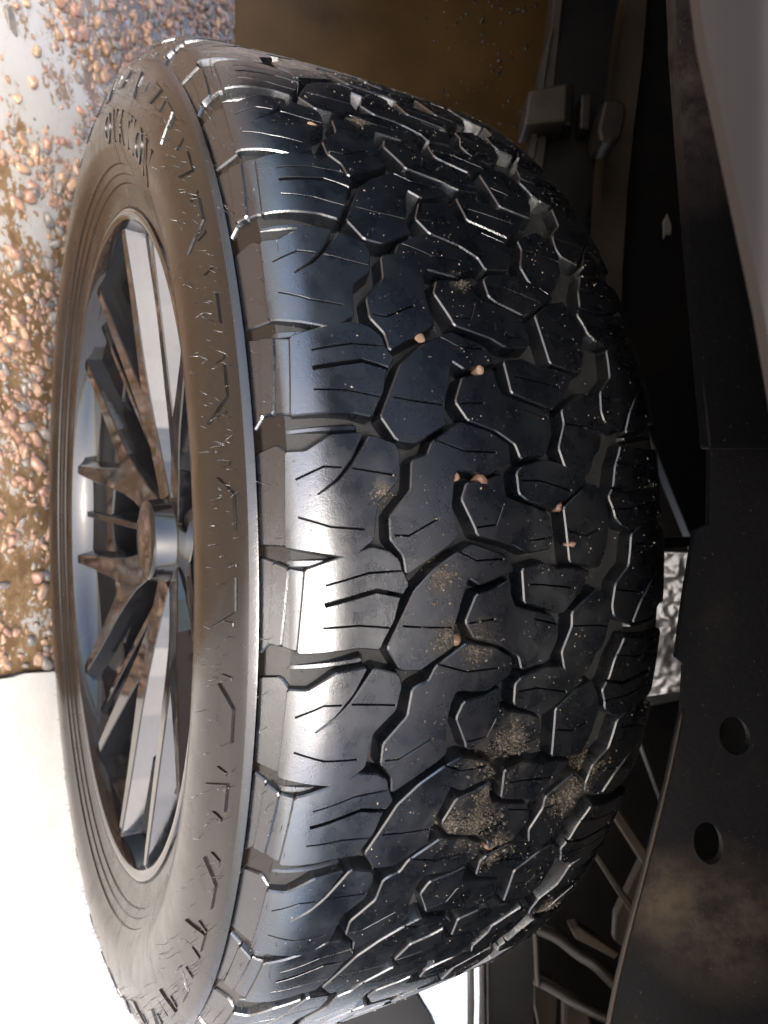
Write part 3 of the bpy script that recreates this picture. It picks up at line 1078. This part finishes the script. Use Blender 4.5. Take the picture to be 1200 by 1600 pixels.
lod = [(655, 523, 5.2, 0.55, 1, 'bright orange and white pebble wedged high in a tread groove'),
       (750, 577, 4.0, 0.7, 1, 'pale peach pebble wedged beside a middle tread block'),
       (713, 742, 3.4, 0.8, 1, 'yellowish pebble, one of a wedged pair in mid tread'),
       (752, 748, 4.4, 0.75, 0, 'peach pebble, larger of a wedged pair in mid tread'),
       (873, 791, 3.8, 0.8, 0, 'small pinkish crumbly stone at a dark groove corner'),
       (893, 848, 4.6, 0.6, 0, 'dark red brown stone wedged upright in far groove'),
       (713, 1003, 4.0, 0.7, 1, 'tan pebble wedged below the muddy groove'),
       (768, 1322, 4.6, 0.6, 0, 'reddish flake of stone stuck low on the tread'),
       (492, 197, 4.6, 0.7, 1, 'tan stone wedged in the topmost shoulder groove')]
LK = {(a, b): (p, m) for a, b, p, m in LODGED}
LK[(713, 742)] = LK[(714, 742)]; LK[(492, 197)] = LK[(490, 196)]
for i, (px, py, s, fl, k, lab) in enumerate(lod):
    p, m = LK[(px, py)]
    o = link('lodged_stone', rocks_m[k][(i * 5 + 1) % 6], None, category='stone', label=lab, group='stones wedged in the tyre tread')
    o.location = tread_world(p, m, -2.5)
    o.scale = (s / 1000, s / 1000 * fl, s / 1000 * 0.75)
    o.rotation_euler = (random.uniform(0, 6), random.uniform(0, 6), random.uniform(0, 6))

# ------------------------------------------------------------------ the truck above
truck = empty('pickup_truck', (0, 1.2, 0), label='rear underside of a pickup truck with grey bumper and black chassis', category='pickup truck')
TI = Matrix.Translation(-truck.location)


def tpart(name, me, m, parent=None, **props):
    me.transform(TI)
    return link(name, me, parent or truck, [m], **props)


def quad(pxs, d):
    if isinstance(d, (int, float)):
        d = [d] * len(pxs)
    return [at(x, y, k) for (x, y), k in zip(pxs, d)]


back = -ZC      # away from the lens

# bumper: close to the lens, its lower edge slanting out of the picture
bp = [(1072, -60), (1088, 60), (1114, 180), (1146, 330), (1178, 480), (1202, 620), (1226, 780), (1244, 980), (1236, 1300), (1206, 1600), (1260, 2000), (1420, 2600), (1460, 4800), (1720, 4800), (1720, -4400), (1300, -4400), (1240, -2400), (1090, -900), (1056, -300)]
tpart('rear_bumper', prism('rear_bumper', quad([(x + 14, y) for x, y in bp], 0.21), ZC * -0.006, 0.002, 3), M_BUMPER)
tpart('bumper_dark_backing', prism('bumper_dark_backing', quad([(x + 30 if x < 1700 else x, y) for x, y in bp], 0.221), ZC * -0.006, 0.002, 2), M_BLACK)  # black sheet added behind the bumper so the tread reflects something dark
tpart('bumper_bracket', prism('bumper_bracket', quad([(1050, -40), (1056, 60), (1066, 200), (1080, 380), (1096, 560), (1106, 700), (1330, 700), (1330, -40)], 0.42), ZC * -0.012, 0.002), M_PLATE)


# cross member plate with two round holes
def plate_with_holes():
    outline = [(1112, 460), (1108, 820), (1086, 830), (1070, 930), (1057, 1028), (1070, 1040), (1066, 1110), (1044, 1215), (1012, 1345), (982, 1460), (962, 1545), (944, 1640), (1400, 1680), (1400, 440)]
    outline = densify(outline, 40)
    holes = []
    for cx, cy, a, b in ((1148, 1150, 24, 30), (1107, 1318, 23, 33)):
        holes.append([(cx + a * math.cos(t) + 4 * math.sin(t), cy + b * math.sin(t)) for t in np.linspace(0, 2 * math.pi, 28, endpoint=False)])
    loops = [outline] + holes
    verts, edges = [], []
    for L in loops:
        b = len(verts)
        verts += L
        edges += [(b + i, b + (i + 1) % len(L)) for i in range(len(L))]
    vo, _, fo, *_ = delaunay_2d_cdt([Vector(v) for v in verts], edges, [], 0, 1e-4)
    V2 = np.array([tuple(v) for v in vo])
    tris = []
    for f in fo:
        c = V2[list(f)].mean(0)[None]
        if inside(outline, c[:, 0], c[:, 1])[0] and not any(inside(h, c[:, 0], c[:, 1])[0] for h in holes):
            tris.append(list(f))
    bm = bmesh.new()
    d0 = lambda x, y: 0.5 - 0.00012 * (x - 1000)
    A = [bm.verts.new(at(x, y, d0(x, y))) for x, y in V2]
    B = [bm.verts.new(at(x, y, d0(x, y)) - ZC * 0.006) for x, y in V2]
    cnt = set()
    for t in tris:
        a, b, c = V2[t[0]], V2[t[1]], V2[t[2]]
        if (b[0] - a[0]) * (c[1] - a[1]) - (b[1] - a[1]) * (c[0] - a[0]) < 0:
            t = t[::-1]
        bm.faces.new([A[i] for i in t])
        bm.faces.new([B[i] for i in t[::-1]])
        for i in range(3):
            cnt.add((t[i], t[(i + 1) % 3]))
    for a, b in cnt:
        if (b, a) not in cnt:
            bm.faces.new((A[a], B[a], B[b], A[b]))
    return bm_mesh('cross_member', bm)


tpart('cross_member', plate_with_holes(), M_PLATE)
lipp = [(1057, 1028), (1070, 1040), (1066, 1110), (1044, 1215), (1012, 1345), (982, 1460), (962, 1545), (944, 1640)]
tpart('plate_lip', tube('plate_lip', [at(x, y, 0.5 - 0.00012 * (x - 1000)) for x, y in lipp[2:]], 0.0017, 8, 4), M_RAIL)

# left leaf spring and its clamp
ls = empty('leaf_spring'); ls.parent = truck
def leafpart(name, pxs, d, th, m, bev=0.002):
    return tpart(name, prism(name, quad(pxs, d), ZC * -th, bev), m, ls)
leafpart('main_leaf', [(878, -40), (968, -40), (950, 120), (928, 270), (905, 420), (820, 420), (842, 270), (862, 120)], 1.0, 0.06, M_BLACK)
leafpart('leaf', [(870, -40), (884, -40), (866, 120), (846, 270), (828, 400), (815, 400), (832, 270), (852, 120)], 0.985, 0.05, M_LEAF)
leafpart('leaf', [(856, 60), (866, 40), (850, 130), (834, 250), (815, 390), (804, 390), (824, 250), (841, 130)], 0.975, 0.05, M_LEAF)
leafpart('spring_clamp', [(826, 140), (888, 128), (886, 188), (818, 196)], 0.95, 0.05, M_LEAF, 0.004)
leafpart('clamp_plate', [(878, 132), (898, 130), (894, 196), (874, 192)], 0.965, 0.05, M_BLACK, 0.003)
leafpart('clamp_bolt', [(908, 146), (926, 144), (922, 200), (906, 200)], 0.97, 0.03, M_HOSE, 0.003)
tpart('bump_stop', prism('bump_stop', quad([(944, 156), (958, 152), (978, 160), (980, 176), (972, 214), (956, 222), (938, 220), (934, 202)], 0.93), ZC * -0.05, 0.004, 2), M_HOSE)
tpart('chassis_rail', prism('chassis_rail', quad([(985, -40), (1016, -40), (1004, 90), (990, 200), (980, 300), (974, 400), (972, 520), (930, 520), (936, 400), (940, 300), (946, 200), (962, 90)], 1.06), ZC * -0.05, 0.003), M_RAIL)
tpart('rail_web', prism('rail_web', quad([(1012, -40), (1120, -40), (1120, 940), (966, 560), (972, 380), (984, 240), (1000, 100)], 1.1), ZC * -0.03, 0.002), M_BLACK)
tpart('metal_tag', prism('metal_tag', quad([(1036, 346), (1043, 333), (1050, 352), (1049, 366), (1041, 364), (1037, 374)], 1.0), ZC * -0.004, 0.001), M_TAG)

# tank behind the tyre, wet with mud
bm = bmesh.new()
tx = quad([(985, 480), (1130, 480), (1130, 765), (985, 765)], 1.25)
for p in tx:
    bm.verts.new(p)
tank = prism('fuel_tank', tx, ZC * -0.12, 0.02, 4)
tpart('fuel_tank', tank, M_TANK)
tpart('tank_strap', prism('tank_strap', quad([(985, 558), (1130, 562), (1130, 572), (985, 568)], 1.235), ZC * -0.012, 0.001), M_RAIL)


# embossed heat shield with its straps
def emboss(name, x0, x1, y0, y1, d, nx, ny):
    V, F = [], []
    for j in range(ny + 1):
        for i in range(nx + 1):
            x, y = x0 + (x1 - x0) * i / nx, y0 + (y1 - y0) * j / ny
            p = at(x, y, d)
            q = Vector((x * 0.085, y * 0.06, 0))
            hgt = noise.noise(q) * 0.0028 + noise.noise(q * 2.3 + Vector((5, 2, 0))) * 0.0012 + -0.09 * ((y - y0) / (y1 - y0) - 0.5) + 0.05 * (x - x0) / (x1 - x0)
            V.append(p + ZC * hgt)
    for j in range(ny):
        for i in range(nx):
            a = j * (nx + 1) + i
            F.append((a, a + nx + 1, a + nx + 2, a + 1))
    bmx = bmesh.new()
    vs = [bmx.verts.new(v) for v in V]
    for f in F:
        bmx.faces.new([vs[k] for k in f])
    r = bmesh.ops.solidify(bmx, geom=bmx.faces[:], thickness=0.002)
    return bm_mesh(name, bmx, smooth=True)


hs = tpart('heat_shield', emboss('heat_shield', 930, 1120, 858, 1125, 0.95, 70, 100), M_ALU)
tpart('shield_strap', prism('shield_strap', quad([(940, 894), (1110, 886), (1110, 899), (940, 906)], 0.92), ZC * -0.01, 0.001), M_BLACK)
tpart('shield_strap', prism('shield_strap', quad([(940, 842), (1110, 838), (1110, 852), (940, 862)], 0.92), ZC * -0.01, 0.001), M_BLACK)
tpart('support_arm', prism('support_arm', quad([(930, 1118), (1000, 1106), (1110, 1088), (1110, 1130), (1010, 1150), (930, 1160)], 0.85), ZC * -0.04, 0.004), M_BLACK)

# dark members and hoses at the lower right
tpart('inner_panel', prism('inner_panel', quad([(935, 1110), (1130, 1110), (1130, 1700), (748, 1700), (756, 1400)], 1.3), ZC * -0.03, 0.002), M_BLACK)
tpart('brace', prism('brace', quad([(948, 1262), (962, 1256), (1024, 1350), (1010, 1360)], 0.9), ZC * -0.02, 0.002), M_RAIL)
tpart('brace', prism('brace', quad([(922, 1330), (930, 1326), (1000, 1430), (990, 1436)], 0.92), ZC * -0.02, 0.002), M_LEAF)
tpart('gusset', prism('gusset', quad([(1002, 1346), (1018, 1380), (1000, 1500), (960, 1470), (962, 1430)], 0.98), ZC * -0.015, 0.002), M_RAIL)
tpart('gusset', prism('gusset', quad([(985, 1120), (1060, 1130), (1052, 1200), (1035, 1260)], 0.98), ZC * -0.015, 0.002), M_BLACK)
tpart('brake_hose', tube('brake_hose', [at(830, 1448, 0.9), at(868, 1462, 0.88), at(905, 1490, 0.86), at(935, 1510, 0.85), at(985, 1560, 0.85)], 0.0075), M_HOSE)
tpart('brake_hose', tube('brake_hose', [at(838, 1530, 0.9), at(868, 1546, 0.88), at(900, 1566, 0.86), at(945, 1588, 0.85), at(990, 1600, 0.85)], 0.0065), M_HOSE)
tpart('hose_link', tube('hose_link', [at(836, 1456, 0.89), at(838, 1490, 0.89), at(839, 1520, 0.89), at(842, 1540, 0.89)], 0.003), M_RAIL)
tpart('hose_bracket', prism('hose_bracket', quad([(890, 1450), (905, 1448), (968, 1490), (962, 1500), (900, 1468)], 0.95), ZC * -0.02, 0.002), M_RAIL)
rs_ = empty('leaf_spring'); rs_.parent = truck
def rpart(name, pxs, d, th, m, bev=0.002):
    return tpart(name, prism(name, quad(pxs, d), ZC * -th, bev), m, rs_)
rpart('main_leaf', [(752, 1470), (836, 1440), (834, 1600), (834, 1700), (762, 1700), (760, 1600)], 1.02, 0.06, M_BLACK)
rpart('leaf', [(753, 1480), (757, 1478), (760, 1700), (755, 1700)], 1.005, 0.04, M_LEAF)
rpart('leaf', [(760, 1478), (764, 1476), (767, 1700), (762, 1700)], 1.0, 0.04, M_LEAF)
rpart('leaf', [(734, 1485), (741, 1483), (742, 1570), (740, 1700), (735, 1700)], 1.01, 0.04, M_LEAF)
rpart('spring_hanger', [(835, 1530), (872, 1538), (868, 1600), (862, 1700), (850, 1640), (835, 1570)], 1.1, 0.03, M_RAIL)
rpart('spring_shackle', [(884, 1560), (918, 1580), (950, 1700), (884, 1700)], 1.1, 0.03, M_RAIL)

# mud flaps
fl = quad([(366, -60), (366, 420), (880, 420), (880, -60)], [1.22, 1.22, 1.32, 1.32])
flap = empty('mud_flap'); flap.parent = truck
tpart('flap_sheet', prism('flap_sheet', fl, ZC * -0.012, 0.003), M_FLAP, flap)
dp, dr = [], []
for i in range(520):
    u = random.random() ** 0.7
    x = 640 + u * 230
    y = random.uniform(-40, 280)
    if noise.noise(Vector((x * 0.02, y * 0.02, 1))) < -0.1:
        continue
    t = (x - 366) / 514
    p = at(x, y, 1.22 + 0.1 * t)
    dp.append(tuple(p)); dr.append(random.choice([0.0015, 0.002, 0.003, 0.0045]))
me = scatter_mesh('water_drops', np.array(dp), np.array(dr), 2, (0.6, 1), 41)
tpart('water_drops', me, M_DROP, flap, kind='stuff')
tpart('mud_flap', prism('mud_flap', quad([(430, 1500), (648, 1544), (676, 1592), (700, 1650), (700, 1720), (430, 1720)], 1.25), ZC * -0.012, 0.003), M_BLACK)

# bed floor and the bulkhead far forward, both put in to shut out daylight
bed = prism('bed_floor', [(-0.95, 0.33, 1.2), (0.95, 0.33, 1.2), (0.95, 3.4, 1.2), (-0.95, 3.4, 1.2)], (0, 0, 0.02), 0.002)
tpart('bed_floor', bed, M_BLACK)
tpart('dark_backing', prism('dark_backing', [(-1.0, 2.6, 0.62), (1.3, 2.6, 0.62), (1.3, 2.6, 1.7), (-1.0, 2.6, 1.7)], (0, 0.03, 0), 0.002), M_BLACK)  # dark sheet added where bright sky would show through the gaps
tpart('tailgate', prism('tailgate', [(-0.95, 0.285, 0.9), (0.95, 0.285, 0.9), (0.95, 0.285, 1.75), (-0.95, 0.285, 1.75)], (0, 0.035, 0), 0.004), M_BLACK)  # unseen, carried low to shade the tread and stop light leaking
for sx, zb in ((-1, 0.45), (1, 0.62)):  # unseen sides, dropped low to keep side sky out of the tread
    tpart('bed_side', prism('bed_side', [(sx * 0.96, 0.32, zb), (sx * 0.96, 3.4, zb), (sx * 0.96, 3.4, 1.7), (sx * 0.96, 0.32, 1.7)], (sx * 0.03, 0, 0), 0.003), M_BLACK)
tpart('sky_block_plate', prism('sky_block_plate', [(-0.9, 0.15, 0.813), (0.9, 0.15, 0.813), (0.9, 0.212, 0.813), (-0.9, 0.212, 0.813)], (0, 0, 0.02), 0.003), M_BLACK)  # unseen plate added to block high sky from reflecting in the tread
